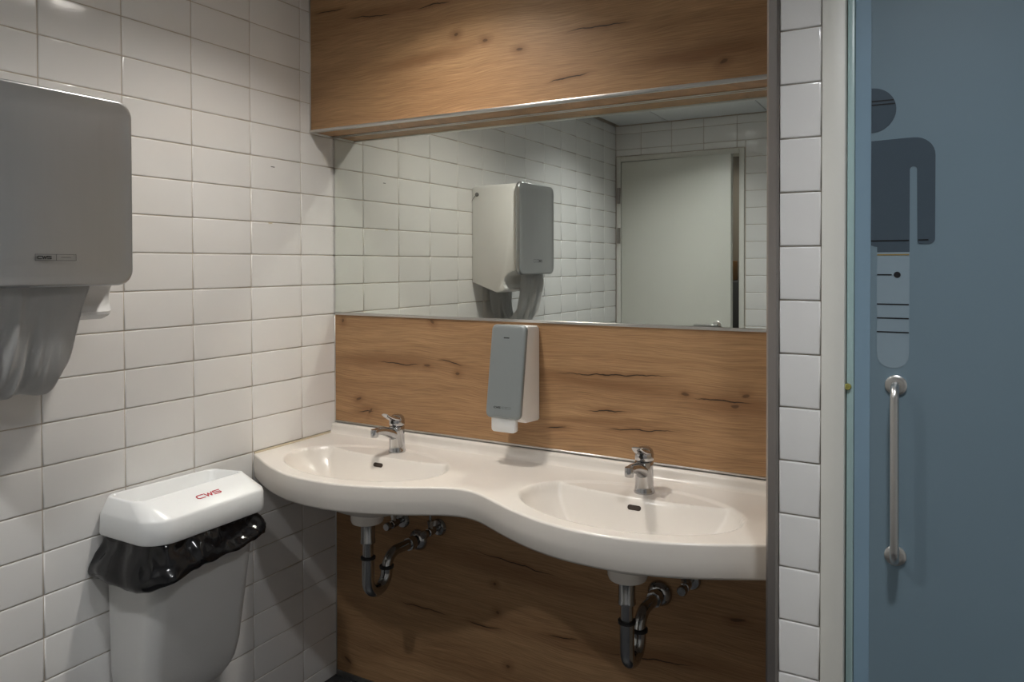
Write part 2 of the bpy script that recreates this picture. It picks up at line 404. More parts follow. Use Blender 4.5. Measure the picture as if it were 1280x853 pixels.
# ceiling: dark void, panels of 0.6 m on it
ce = tag(obj('ceiling', Box((-.15, -4.2, ZC + .10), (X1 + .15, .15, ZC + .2)), 'ceilgap', smooth=False), 'suspended ceiling of white square panels', 'ceiling', kind='structure')
xe = [.022, .345, .945, 1.545, 2.145, X1]; ye = [.02, -.25, -.85, -1.45, -2.05, YB, -2.75, -3.35, -3.5]
for a, b in zip(xe, xe[1:]):
    for c_, d_ in zip(ye, ye[1:]):
        holes = [l for l in LAMP_SPOTS if a < l[0] < b and d_ < l[1] < c_]
        bm = bmesh.new(); x0, x1, y0, y1 = a + .003, b - .003, d_ + .003, c_ - .003
        if not holes: box(bm, (x0, y0, ZC), (x1, y1, ZC + .016), .002, 1)
        else:
            hx, hy = holes[0][0], holes[0][1]; n = 48
            inner = [(hx + .074 * math.cos(2 * PI * k / n + PI / 4), hy + .074 * math.sin(2 * PI * k / n + PI / 4)) for k in range(n)]
            outer = []
            for k in range(n):
                t = 2 * PI * k / n + PI / 4; dx, dy = math.cos(t), math.sin(t)
                s = min((x1 - hx) / dx if dx > 1e-9 else (x0 - hx) / dx if dx < -1e-9 else 9, (y1 - hy) / dy if dy > 1e-9 else (y0 - hy) / dy if dy < -1e-9 else 9)
                outer.append((hx + dx * s, hy + dy * s))
            loft([[(u, v, z) for u, v in pl] for pl, z in ((inner, ZC + .016), (inner, ZC), (outer, ZC), (outer, ZC + .016))], False, False, True, bm)
        obj('ceiling_panel', bm, 'ceil', ce, smooth=False)
for lx, ly, k, lcol, lab in LAMP_SPOTS:
    t = thing('downlight', lab, 'downlight', (lx, ly, ZC))
    ring = [(.0728, .002), (.0728, -.0035), (.082, -.0045), (.0845, -.0015), (.0845, -.0005)]
    obj('trim_ring', loft([[(r * math.cos(2 * PI * q / 40), r * math.sin(2 * PI * q / 40), h) for q in range(40)] for r, h in ring], False, False), 'paint', t)
    bm = loft([[(r * math.cos(2 * PI * q / 40), r * math.sin(2 * PI * q / 40), h) for q in range(40)] for r, h in ((.0725, -.003), (.067, .056), (.067, .064), (.0725, .064))], False, False)
    obj('reflector', bm, 'baffle', t)
    bm = bmesh.new(); bmesh.ops.create_circle(bm, cap_ends=True, segments=24, radius=.062, matrix=Matrix.Translation((0, 0, .054)))
    for f in bm.faces:
        if f.normal.z > 0: f.normal_flip()
    me = bpy.data.meshes.new('lamp_disc'); bm.to_mesh(me); bm.free(); link('lamp_disc', me, lampmat(k, lcol), t)

# partition pier at the right of the niche
PX0, PX1, PY = 1.531, 1.667, -.46
pt = tag(obj('wall_partition', Box((PX0 + .004, PY + .006, 0), (PX1 - .041, .02, 2.42)), 'grout', smooth=False), 'narrow tiled pier between the washbasin niche and the blue glass door', 'wall', kind='structure')
for z0, z1 in zip(ZR, ZR[1:]):
    o = tile(pt, ((1.5535 + 1.6262) / 2, PY, (z0 + z1) / 2), .0727 - GR, z1 - z0 - 2 * GR, -PI / 2)
bm = loft([[(x, y, z) for x, y in ((PX0, PY + .04), (PX0, PY - .002), (PX0 + .004, PY - .006), (PX0 + .018, PY - .006), (PX0 + .0222, PY - .002), (PX0 + .0222, PY + .01), (PX0 + .004, PY + .04))] for z in (0, 2.30)])
tag(obj('trim_1', bm, 'steel', angle=20), 'dark steel corner profile up the edge of the tiled pier', 'trim', kind='structure')
d2 = thing('door_2', 'blue frosted glass door with half a man figure and steel handle', 'door', (1.68, PY, 0), kind='structure')
def P2(name, bm, m, **k): return keep(obj(name, bm, m, **k), d2)
tag(obj('trim_2', Box((1.6275, PY - .004, 0), (1.6672, PY + .11, 2.14), .003), 'paint'), 'white door post between the tiled pier and the blue glass', 'trim', kind='structure')
tag(obj('trim_3', Box((1.6675, PY - .004, 2.095), (X1 - .002, PY + .11, 2.30), .003), 'paint'), 'white lintel panel over the blue glass door', 'trim', kind='structure')
GZ = PY + .012        # glass front plane
P2('glass_pane', Box((1.6815, GZ, .008), (2.42, GZ + .01, 2.088), .001, 1), 'glass')
P2('glass_edge', Box((1.669, GZ, .008), (1.6812, GZ + .01, 2.088), .002, 2), 'glassedge')
P2('clear_band', Box((1.683, GZ - .0006, .012), (1.7075, GZ, 2.084)), 'glassband', smooth=False)
P2('door_side_panel', Box((2.425, GZ, .008), (X1 - .004, GZ + .01, 2.088), .001, 1), 'glass')
def fz(u, v, d): return (u, GZ - d, v)
# the figure, cut off down its middle at x = 1.7085
cx = 1.7085
hd = [(cx, 1.648)] + [(cx + .0395 * math.cos(a), 1.688 + .0395 * math.sin(a)) for a in [(-PI / 2 + PI * k / 24) for k in range(25)]] + [(cx, 1.7275)]
P2('figure_head', extrude(hd, fz, 0, .0008), 'figdark', smooth=False)
tor = [(cx, 1.634), (1.762, 1.6355), (1.776, 1.6355)] + [(1.776 + .0325 * math.sin(a), 1.603 + .0325 * math.cos(a)) for a in [.5 * PI * k / 8 for k in range(1, 9)]]
tor += [(1.8085, 1.462)] + [(1.7995 + .009 * math.cos(a), 1.4595 - .009 * math.sin(a)) for a in [.5 * PI * k / 5 for k in range(6)]]
tor += [(1.789, 1.4505)] + [(1.786 - .0045 * math.sin(a), 1.455 - .0045 * math.cos(a)) for a in [.5 * PI * k / 4 for k in range(5)]]
tor += [(1.7805, 1.58)] + [(1.775 + .0055 * math.cos(a), 1.58 + .0055 * math.sin(a)) for a in [PI * k / 8 for k in range(9)]] + [(1.7695, 1.4365), (1.7185, 1.4365), (1.7185, 1.446), (cx, 1.449)]
P2('figure_torso', extrude(tor, fz, 0, .0008), 'figdark', smooth=False)
leg = [(1.7185, 1.4365), (1.7695, 1.4365)] + [(1.7695 - .0235 + .0235 * math.cos(a), 1.256 - .0235 * math.sin(a)) for a in [.5 * PI * k / 8 for k in range(9)]] + [(1.7185 + .0235 - .0235 * math.sin(a), 1.256 - .0235 * math.cos(a)) for a in [.5 * PI * k / 8 for k in range(9)]]
P2('figure_leg', extrude(leg, fz, 0, .0008), 'figpale', smooth=False)
for (x0, x1, z) in ((cx, 1.769, 1.457), (1.783, 1.7985, 1.4575), (1.7185, 1.742, 1.397), (1.7185, 1.769, 1.345), (1.7185, 1.769, 1.3205), (1.7185, 1.769, 1.296), (cx, 1.744, 1.704), (cx, 1.746, 1.6975)):
    P2('sign_line', Box((x0, GZ - .0014, z - .0011), (x1, GZ - .0008, z + .0011)), 'linei', smooth=False)
P2('sign_line', Box((1.7185, GZ - .0014, 1.4310), (1.769, GZ - .0008, 1.4335)), 'liney', smooth=False)
P2('sign_dot', lathe((1.7505, GZ - .0008, 1.397), [(.0055, 0), (.0055, -.0006)], 20, 'Y'), 'linei', smooth=False)
# tubular handle
hb = GZ - .045
def arc(c, r, a0, a1, n=8): return [(c[0], c[1] + r * math.cos(a0 + (a1 - a0) * k / n), c[2] + r * math.sin(a0 + (a1 - a0) * k / n)) for k in range(n + 1)]
rr = .022
path = [(1.749, GZ, 1.203), (1.749, GZ - .01, 1.203)] + arc((1.749, hb + rr, 1.203 - rr), rr, PI / 2, PI) + arc((1.750, hb + rr, .902 + rr), rr, PI, 1.5 * PI) + [(1.750, GZ - .01, .902), (1.750, GZ, .902)]
hd_ = P2('handle', tube(path, .0070, 18), 'alu'); tag(hd_, 'tubular steel pull handle')
for z in (1.203, .902):
    o = obj('rosette', lathe((1.7495, GZ, z), [(.0175, 0), (.0175, -.004), (.015, -.006), (.010, -.006)], 28, 'Y'), 'alu')
    o.parent = hd_; o.location = Vector((0, 0, 0)) 
P2('door_bumper', lathe((1.6715, GZ - .001, 1.194), [(.006, .001), (.006, -.003), (.0045, -.005)], 16, 'Y'), 'bumper')

# white room door, ajar, seen in the mirror
d1 = thing('door_1', 'white flush door standing ajar in its cream frame', 'door', (.03, YB, 0), kind='structure')
def P1(name, bm, m, **k): return keep(obj(name, bm, m, **k), d1)
bm = bmesh.new()
P1('door_frame', Box((.006, YB - .12, 0), (.036, YB + .008, 2.104), .002), 'paint')
P1('door_frame', Box((.784, YB - .12, 0), (.8145, YB + .008, 2.104), .002), 'paint')
P1('door_frame', Box((.0365, YB - .12, 2.072), (.7835, YB + .008, 2.104), .002), 'paint')
bm = Box((0, -.04, .006), (.715, 0, 2.066), .002)
lf = obj('door_leaf', bm, 'doorpaint', d1); lf.location = (.0105, .006, 0); lf.rotation_euler = (0, 0, math.radians(5.6))
for hz in (1.856, 1.6, .30):
    h = obj('hinge', lathe((.026, YB + .016, hz), [(.0055, -.05), (.007, -.05), (.007, -.017), (.006, -.017), (.006, -.016), (.007, -.016), (.007, .016), (.006, .016), (.006, .017), (.007, .017), (.007, .05), (.0055, .05)], 16), 'steel')
    keep(h, d1)
    l2 = obj('hinge_plate', Box((.012, YB + .0082, hz - .05), (.034, YB + .011, hz + .05)), 'steel', smooth=False); l2.parent = h
hn = obj('lever_handle', tube(spline([(.635, .0, 1.055), (.635, .035, 1.055), (.628, .047, 1.055), (.60, .050, 1.055), (.51, .048, 1.053)], 6), .0085, 14), 'alu', lf)
obj('rosette', lathe((.635, .0, 1.055), [(.026, 0), (.026, .006), (.022, .009), (.008, .009)], 28, 'Y'), 'alu', hn)
# corridor seen through the gap
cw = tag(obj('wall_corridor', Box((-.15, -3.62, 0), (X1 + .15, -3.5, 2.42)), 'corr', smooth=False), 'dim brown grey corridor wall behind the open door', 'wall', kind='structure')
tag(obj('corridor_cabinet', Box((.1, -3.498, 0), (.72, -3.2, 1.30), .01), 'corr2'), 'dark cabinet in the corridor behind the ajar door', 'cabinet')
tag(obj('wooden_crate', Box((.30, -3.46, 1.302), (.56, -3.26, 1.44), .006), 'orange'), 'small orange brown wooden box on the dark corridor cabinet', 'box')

# ================================================================ NICHE: panels and mirror
NX = PX0 - .001
tag(obj('mirror', Box((.005, 0, 1.2545), (NX, .0195, 1.851)), 'mirror', smooth=False), 'wide wall mirror above the oak splash panel', 'mirror')
def trimbar(n, lo, hi, lab):
    return tag(obj(n, Box(lo, hi, .0012, 1), 'alu'), lab, 'trim', kind='structure')
trimbar('trim_4', (.004, -.004, 1.2455), (NX, .0195, 1.2543), 'aluminium strip along the bottom edge of the mirror')
tag(obj('wood_panel', Box((.0045, 0, .8835), (NX, .0195, 1.2453)), 'oak_mid', smooth=False), 'oak splash panel with the soap dispenser, between mirror and washbasin', 'wood panel')
trimbar('trim_5', (.0045, -.003, .8778), (NX, .0195, .8833), 'aluminium strip between the oak splash panel and the washbasin')
trimbar('trim_6', (.0002, -.002, .8755), (.0043, .0195, 1.2453), 'thin aluminium strip up the corner beside the oak splash panel')
tag(obj('wood_panel', Box((.0045, 0, .02), (NX, .0195, .866)), 'oak_low', smooth=False), 'oak panel under the washbasin behind the drain pipes', 'wood panel')
trimbar('trim_7', (.0002, -.002, .0), (.0043, .0195, .866), 'thin aluminium strip up the corner beside the lower oak panel')
trimbar('trim_8', (.0045, -.002, .0), (NX, .0195, .0198), 'aluminium strip between the lower oak panel and the floor')
BY, BZ = -.109, 1.852
bk = thing('oak_bulkhead', 'boxed oak bulkhead hanging above the mirror with aluminium edges', 'bulkhead', (0, 0, BZ))
def PB(name, bm, m, **k): return keep(obj(name, bm, m, **k), bk)
PB('front_panel', Box((.0065, BY, BZ + .0085), (NX, BY + .018, 2.30)), 'oak_up', smooth=False)
PB('soffit_panel', Box((.0065, BY + .012, BZ + .002), (NX, .0195, BZ + .0195)), 'oak_mid', smooth=False)
PB('edge_profile', Box((.001, BY - .004, BZ - .001), (NX, BY + .0115, BZ + .0083), .002), 'alu')
PB('edge_profile', Box((.001, BY - .002, BZ + .0085), (.0063, BY + .014, 2.30), .0012, 1), 'alu')
PB('edge_profile', Box((.001, -.012, BZ - .0006), (NX, -.004, BZ + .0018), .0008, 1), 'alu')

# ================================================================ DOUBLE WASHBASIN
WX0, WX1, XC = .001, PX0 - .002, .765
BX = (.357, 1.167)
ZT = .845; ZBOT = .770
CT = [(0, -.466), (.05, -.4645), (.1, -.457), (.15, -.444), (.2, -.4255), (.25, -.403), (.3, -.377), (.345, -.3535), (.38, -.342), (.405, -.339), (.45, -.34)]
def front(x):
    d = min(abs(x - BX[0]), abs(x - BX[1]))
    if x < BX[0] or x > BX[1]: d = min(d, .345) if d < .345 else d
    pts = CT if BX[0] <= x <= BX[1] else CT[:8] + [(.40, -.322)]
    for (a, ya), (b, yb) in zip(pts, pts[1:]):
        if d <= b:
            t = (d - a) / (b - a); return ya + (yb - ya) * t
    return pts[-1][1]
def fsm(x):      # smoothed front line
    return sum(front(x + k * .012) * wgt for k, wgt in ((-2, .1), (-1, .2), (0, .4), (1, .2), (2, .1)))
def sstep(a, b, t):
    t = max(0, min(1, (t - a) / (b - a))); return t * t * (3 - 2 * t)
def smin(a, b, k):
    h = max(0, min(1, .5 + .5 * (b - a) / k)); return b * (1 - h) + a * h - k * h * (1 - h)
def depth(x, y):
    """how far the glazed top lies under the rim plane"""
    D = 0
    for bx in BX:
        u = (x - bx) / .272; v = (y + .255) / .166
        r = math.hypot(u, v)
        if r > 1.06: continue
        rim = .0045 * sstep(1.03, .965, r)                  # soft step down inside the oval rim
        cone = .135 * max(0, 1 - r ** 2.1) ** .80
        yd = -.158 - .022 * max(0, 1 - (u / .8) ** 2)       # front edge of the tap deck, slightly bowed
        plane = (yd - y) * 2.0
        bowl = smin(cone, max(plane, 0) if plane > -.02 else 0, .004) if plane > 0 else 0
        D = max(D, rim + max(0, bowl))
    return D
nx, ny = 260, 110
def basin():
    bm = bmesh.new(); top = []
    rE = .0055                               # rounding of the front top edge
    for i in range(nx + 1):
        x = WX0 + (WX1 - WX0) * i / nx; yf = fsm(x); col = []
        # upstand at the wall
        col += [(x, -.001, .8750), (x, -.012, .8750), (x, -.0155, .8725), (x, -.017, .866), (x, -.0185, .856), (x, -.0225, .849), (x, -.029, .8455)]
        y0 = -.034; y1 = yf + rE
        for j in range(ny + 1):
            y = y0 + (y1 - y0) * j / ny
            col.append((x, y, ZT - depth(x, y)))
        for k in range(1, 7):
            a = .5 * PI * k / 6; col.append((x, yf + rE - rE * math.sin(a), ZT - rE + rE * math.cos(a)))
        col += [(x, yf - .001, .81), (x, yf + .002, ZBOT + .006), (x, yf + .006, ZBOT)]
        # underside back to the wall
        yb = [yf + .02 + (-.03 - yf - .02) * q / 30 for q in range(31)]
        for y in yb: col.append((x, y, min(ZBOT, ZT - depth(x, y) - .014)))
        col.append((x, -.001, ZBOT))
        top.append([bm.verts.new(c) for c in col])
    n = len(top[0])
    for i in range(nx):
        for j in range(n):
            k = (j + 1) % n
            bm.faces.new((top[i][j], top[i + 1][j], top[i + 1][k], top[i][k]))
    bm.faces.new(top[0]); bm.faces.new(top[-1][::-1])
    return bm
wbn = thing('double_washbasin', 'cream double washbasin with curved front spanning the niche', 'washbasin', (XC, 0, .66))
def PW(name, bm, m, **k): return keep(obj(name, bm, m, **k), wbn)
PW('basin_slab', basin(), 'ceramic', angle=60)
DY = -.243
PW('sealant_bead', tube([(.0035, -.026 - .032 * k, .8465) for k in range(11)], .0032, 8), 'sealant')
for bx in BX:
    # overflow slot on the sloping back wall of the bowl
    ox = bx - .003; oy = -.191; oz = ZT - depth(ox, oy)
    nrm = Vector((0, -2.0, 1)).normalized(); tv = Vector((0, -1, -2.0)).normalized()
    po = Vector((ox, oy, oz))
    def fo(u, v, d, po=po, nrm=nrm, tv=tv): return po + Vector((u, 0, 0)) - tv * v + nrm * d
    PW('overflow_slot', extrude(rrect(-.0175, .0175, -.0062, .0062, .006), fo, -.004, .0009), 'hole')
    zb = ZT - depth(bx, DY - .03)
    PW('drain_outlet', lathe((bx, DY - .03, zb), [(.034, -.002), (.034, .002), (.030, .0035), (.018, .0035), (.016, .001)], 32), 'chrome')
    PW('drain_boss', lathe((bx, DY, 0), [(.040, .705), (.0485, .703), (.048, .674), (.045, .666), (.036, .662)], 40), 'ceramic')

# ---------------------------------------------------------------- taps
def faucet(loc, lab):
    t = thing('faucet', lab, 'faucet', loc, 'chrome taps on the double washbasin')
    # body: oval column leaning a little forward, with shoulders
    rings = []
    for z, rx, ry, dy in ((0, .026, .027, 0), (.004, .0265, .0275, 0), (.007, .0245, .026, 0), (.02, .0235, .0245, 0), (.04, .0228, .0245, -.001), (.058, .0228, .027, -.003), (.07, .0232, .0275, -.004), (.077, .0235, .0250, -.001), (.080, .022, .023, 0)):
        rings.append([(rx * math.cos(2 * PI * k / 32), dy + ry * math.sin(2 * PI * k / 32), z) for k in range(32)])
    b = obj('body', loft(rings), 'chrome', t, angle=70)
    # spout: flattened tapering arm reaching to the bowl
    rings = []
    for s in range(13):
        u = s / 12; y = -.006 - .098 * u; zc = .050 + .020 * math.sin(u * PI * .62) + .012 * u
        rx = .0195 - .0085 * u; rz = .022 - .0125 * u ** .7
        rings.append([(rx * math.cos(2 * PI * k / 20), y, zc + rz * math.sin(2 * PI * k / 20)) for k in range(20)])
    obj('spout', loft(rings), 'chrome', t, angle=70)
    obj('aerator', lathe((0, -.104, .066), [(.009, -.0015), (.0112, 0), (.0115, .006), (.0115, .018), (.0105, .022), (.006, .0235)], 24), 'chrome', t)
    # lever: dome over the column with a lip raised to the front
    lv = obj('lever', lathe((0, 0, 0), [(.021, .0815), (.0235, .083), (.0240, .090), (.0235, .100), (.0205, .109), (.013, .1145), (.003, .116)], 32), 'chrome', t, angle=70)
    rings = []
    for s in range(9):
        u = s / 8; y = -.006 - .050 * u; z = .102 + .008 * u + .012 * u * u; wx = .0215 - .0085 * u; th = .0105 - .0060 * u
        rings.append([(wx * math.cos(2 * PI * k / 18), y, z + th * math.sin(2 * PI * k / 18)) for k in range(18)])
    obj('lever_arm', loft(rings), 'chrome', lv, angle=70)
    obj('lever_badge', lathe((0, -.0225, .094), [(.0055, .002), (.0055, -.001), (.004, -.0022)], 16, 'Y'), 'ink', lv)
    obj('pull_rod', lathe((0, .031, 0), [(.0025, .0), (.0025, .016), (.0042, .018), (.0042, .024), (.002, .026)], 14), 'chrome', t)
    return t
faucet((BX[0], -.106, ZT - .0044), 'chrome single lever tap on the washbasin half beside the left tiled wall')
faucet((BX[1], -.128, ZT - .0044), 'chrome single lever tap on the washbasin half beside the steel edged pier')

# ---------------------------------------------------------------- drain traps and valves
def trap(x, lab):
    t = thing('drain_trap', lab, 'drain trap', (x, DY, .44), 'drain traps under the washbasin')
    def P(name, bm, m, par=None):
        o = obj(name, bm, m); keep(o, t)
        return o
    P('slip_nut', lathe((x, DY, 0), [(.014, .665), (.0205, .661), (.0205, .615), (.0215, .612), (.0215, .604), (.017, .602)], 28), 'chrome_dull')
    P('tail_pipe', lathe((x, DY, 0), [(.0155, .604), (.0155, .555)], 24), 'chrome_dull')
    P('seal_ring', lathe((x, DY, 0), [(.017, .564), (.0215, .563), (.0215, .557), (.017, .556)], 28), 'black')
    y2 = -.160; r = (y2 - DY) / 2; ym = (y2 + DY) / 2; zc = .492
    pth = [(x, DY, .5565), (x, DY, .53)] + [(x, ym - r * math.cos(a), zc - r * 1.05 * math.sin(a)) for a in [PI * k / 18 for k in range(19)]] + [(x, y2, .502)]
    P('u_bend', tube(pth, .0178, 22), 'chrome_dull')
    P('seal_ring', lathe((x, y2, 0), [(.017, .509), (.0215, .508), (.0215, .501), (.017, .500)], 28), 'black')
    rb = .045; zt = .540
    pth = [(x, y2, .503), (x, y2, zt - rb + .004)] + [(x, y2 + rb - rb * math.cos(a), zt - rb + rb * math.sin(a)) for a in [.5 * PI * k / 10 for k in range(1, 11)]] + [(x, -.05, zt - .004), (x, -.004, zt - .006)]
    P('outlet_pipe', tube(pth, .0155, 22), 'chrome_dull')
    P('wall_flange', lathe((x, 0, zt - .006), [(.032, -.001), (.034, -.004), (.031, -.012), (.024, -.019), (.0165, -.022)], 32, 'Y'), 'chrome_dull')
    P('slip_nut', lathe((x, -.042, zt - .0045), [(.016, -.014), (.021, -.013), (.0215, .010), (.016, .011)], 8, 'Y'), 'chrome_dull')
    return t
trap(BX[0] + .002, 'chrome U-shaped drain trap under the washbasin half beside the left tiled wall')
trap(BX[1] - .002, 'chrome U-shaped drain trap under the washbasin half beside the steel edged pier')
def valve(x, z, lab, s):
    t = thing('angle_valve', lab, 'valve', (x, 0, z), 'angle valves under the washbasin')
    obj('rosette', lathe((0, 0, 0), [(.026, -.001), (.027, -.004), (.023, -.011), (.012, -.014)], 28, 'Y'), 'chrome_dull', t)
    b = obj('valve_body', lathe((0, 0, 0), [(.009, -.012), (.009, -.034), (.0125, -.035), (.0125, -.060), (.010, -.062)], 20, 'Y'), 'chrome_dull', t)
    obj('valve_outlet', lathe((0, -.048, 0), [(.0085, .004), (.0085, .022), (.0105, .023), (.0105, .034), (.006, .035)], 6), 'chrome_dull', b)
    h = obj('valve_handle', lathe((0, 0, 0), [(.006, -.062), (.006, -.070), (.013, -.071), (.014, -.082), (.011, -.087)], 9, 'Y'), 'chrome_dull', t)
    obj('supply_hose', tube(spline([(0, -.048, .034), (0, -.05, .075), (s * .012, -.055, .12), (s * .016, -.058, .172)], 6), .0048, 12), 'chrome_dull', t)
for bx, side in ((BX[0], 'left tiled wall'), (BX[1], 'steel edged pier')):
    valve(bx - .062, .588, 'chrome angle valve left of the trap under the basin half by the ' + side, 1)
    valve(bx + .083, .588, 'chrome angle valve right of the trap under the basin half by the ' + side, -1)

# ================================================================ SOAP DISPENSER
sd = thing('soap_dispenser', 'narrow grey and white soap dispenser on the oak splash panel', 'soap dispenser', (.747, 0, .97))
def PS(name, bm, m, **k): return keep(obj(name, bm, m, **k), sd)
prof = [(-.0005, .967), (-.0005, 1.226), (-.004, 1.234), (-.012, 1.239), (-.068, 1.243), (-.078, 1.236), (-.114, .992), (-.112, .985), (-.10, .980), (-.088, .975), (-.078, .968), (-.010, .963)]
def slab_y(prof, x0, x1, ins=.004):
    """side profile (y,z) extruded along x, its ends softly rounded"""
    cy = sum(p[0] for p in prof) / len(prof); cz = sum(p[1] for p in prof) / len(prof)
    def shr(k): return [(cy + (y - cy) * (1 - k / .05), cz + (z - cz) * (1 - k / .13)) for y, z in prof]
    rings = []
    for x, k in ((x0, ins), (x0 + ins * .3, ins * .3), (x0 + ins, 0), (x1 - ins, 0), (x1 - ins * .3, ins * .3), (x1, ins)):
        rings.append([(x, y, z) for y, z in shr(k)])
    return loft(rings)
PS('body', slab_y(prof, .694, .800), 'plastic', angle=50)
tA = Vector((0, -.085, 1.2455)); tB = Vector((0, -.124, .984)); axis = (tA - tB).normalized(); nS = Vector((0, axis.z, -axis.y)); nS = -nS if nS.y > 0 else nS
LS = (tA - tB).length
def fs(u, v, d): return Vector((u, 0, 0)) + tB + axis * v + nS * d
rings = []
for ins, d in ((.003, -.012), (.0, -.010), (0, -.003), (.002, .0005), (.006, .0022), (.012, .0028)):
    rings.append([fs(u, v, d) for u, v in rrect(.690 + ins, .8035 - ins, ins, LS - ins, .016 - ins * .6, 6)])
PS('front_cover', loft(rings), 'soapcover', angle=50)
PS('lever_plate', loft([[(u, y + dy, v) for u, v in rrect(.706 + i, .784 - i, .944 + i, 1.0 - i, .009, 4)] for i, y, dy in ((.002, -.1, 0), (0, -.102, 0), (0, -.116, 0), (.002, -.1185, 0))]), 'lidwhite', angle=50)
PS('cover_mark', extrude([(.734, LS - .040), (.752, LS - .040), (.752, LS - .0365), (.734, LS - .0365)], fs, .0024, .0032), 'ink', smooth=False)
PS('cover_mark', strokes(cws(.718, .028, .021, .0042), .0013, fs, .0028), 'ink', smooth=False)
PS('cover_mark', strokes([[(.745, .028), (.772, .028)], [(.745, .0325), (.772, .0325)], [(.745, .028), (.745, .0325)], [(.772, .028), (.772, .0325)], [(.757, .028), (.757, .0325)]], .0005, fs, .0028), 'ink', smooth=False)

# ================================================================ TOWEL DISPENSER
td = thing('towel_dispenser', 'large silver fronted roller towel dispenser on the left tiled wall', 'towel dispenser', (0, -1.04, 1.30))
def PT(name, bm, m, **k): return keep(obj(name, bm, m, **k), td)
TY0, TY1 = -1.218, -.860
prof = [(.0015, 1.338), (.0015, 1.752), (.006, 1.762), (.016, 1.766), (.205, 1.770), (.214, 1.764), (.216, 1.752), (.216, 1.392), (.205, 1.3905), (.192, 1.386), (.172, 1.376), (.158, 1.362), (.151, 1.345), (.150, 1.325), (.157, 1.312), (.155, 1.305), (.145, 1.300), (.120, 1.293), (.110, 1.296)]
def slab_x(prof, y0, y1, ins=.006):
    def off(k):
        n = len(prof); out = []
        cx_ = .11; cz_ = 1.55
        return [(cx_ + (x - cx_) * (1 - k / .11), cz_ + (z - cz_) * (1 - k / .22)) for x, z in prof]
    rings = []
    for y, k in ((y0, ins * .7), (y0 + ins * .3, ins * .2), (y0 + ins, 0), (y1 - ins, 0), (y1 - ins * .3, ins * .2), (y1, ins * .7)):
        rings.append([(max(x, .0015), y - (.14 * (max(x, .0015) - .02) if y > -1.03 else -.14 * (max(x, .0015) - .02)), z) for x, z in off(k)])
    return loft(rings)
PT('body', slab_x(prof, TY0, TY1), 'plastic', angle=40)
rings = []
def fx(u, v, d):       # u along +y, v up, d out from the cover face
    bow = .006 * (1 - ((u + 1.036) / .17) ** 2)
    return Vector((.229 + bow + d, u, v))
for ins, d in ((.006, -.016), (.001, -.014), (0, -.008), (.0012, -.0005), (.0035, .0030), (.007, .0032), (.014, .0014), (.024, 0), (.045, 0), (.08, 0), (.12, 0), (.155, 0)):
    rings.append([fx(u, v, d) for u, v in rrect(-1.208 + ins, -.872 - ins, 1.372 + ins, 1.779 - ins, max(.004, .034 - ins * .3), 10)])
PT('front_cover', loft(rings), 'silver', angle=80)
PT('cover_mark', strokes(cws(-1.0765, 1.4300, .0260, .0052), .0019, fx, .0006), 'ink', smooth=False)
PT('cover_mark', strokes([[(-1.081, 1.4265), (-1.001, 1.4265), (-1.001, 1.4390), (-1.081, 1.4390), (-1.081, 1.4265)], [(-1.0405, 1.4265), (-1.0405, 1.4390)], [(-1.031, 1.4327), (-1.012, 1.4327)]], .0007, fx, .0006), 'ink', smooth=False)
lk = PT('lock', lathe((.026, TY1 - .002, 1.727), [(.009, 0), (.009, .004), (.007, .006), (.0035, .0065)], 18, 'Y'), 'cotton')
o = obj('lock_wire', tube([(.026, TY1 + .003, 1.727), (.012, TY1 + .006, 1.712), (.003, TY1 + .006, 1.698)], .0012, 8), 'cotton'); o.parent = lk
# towel loop
def towel():
    ctrl = [(.196, 1.386), (.198, 1.35), (.190, 1.30), (.176, 1.24), (.158, 1.185), (.130, 1.150), (.095, 1.138), (.060, 1.150), (.040, 1.19), (.032, 1.25), (.034, 1.325)]
    cv = spline([(x, 0, z) for x, z in ctrl], 5); ny_ = 40; rings = []
    for i, p in enumerate(cv):
        s = i / (len(cv) - 1); row = []
        sag = math.sin(PI * s)
        for j in range(ny_ + 1):
            v = j / ny_; y = -.945 - .215 * v
            y -= .030 * sag * (1 - v) * 1.0; y += .03 * sag * v * .2
            fold = .012 * sag * (math.sin(v * 19 + s * 5) + .6 * math.sin(v * 41 - s * 7)) * sstep(.2, .7, v) + .006 * noise.noise(Vector((v * 5, s * 4, 1.7))) * (.3 + sag)
            wr = .004 * sag * noise.noise(Vector((v * 14, s * 9, 4.2)))
            row.append((p.x + fold + wr, y, p.z + .012 * noise.noise(Vector((v * 3, s * 2, 8))) * sag + .030 * sag * sstep(.12, 0, v)))
        rings.append(row)
    bm = loft(rings, False, False, False)
    bmesh.ops.solidify(bm, geom=bm.faces[:], thickness=.0022)
    return bm
tw = obj('roller_towel', towel(), 'cloth', angle=70)
tag(tw, 'loop of white roller towel hanging out of the wall dispenser', 'towel')

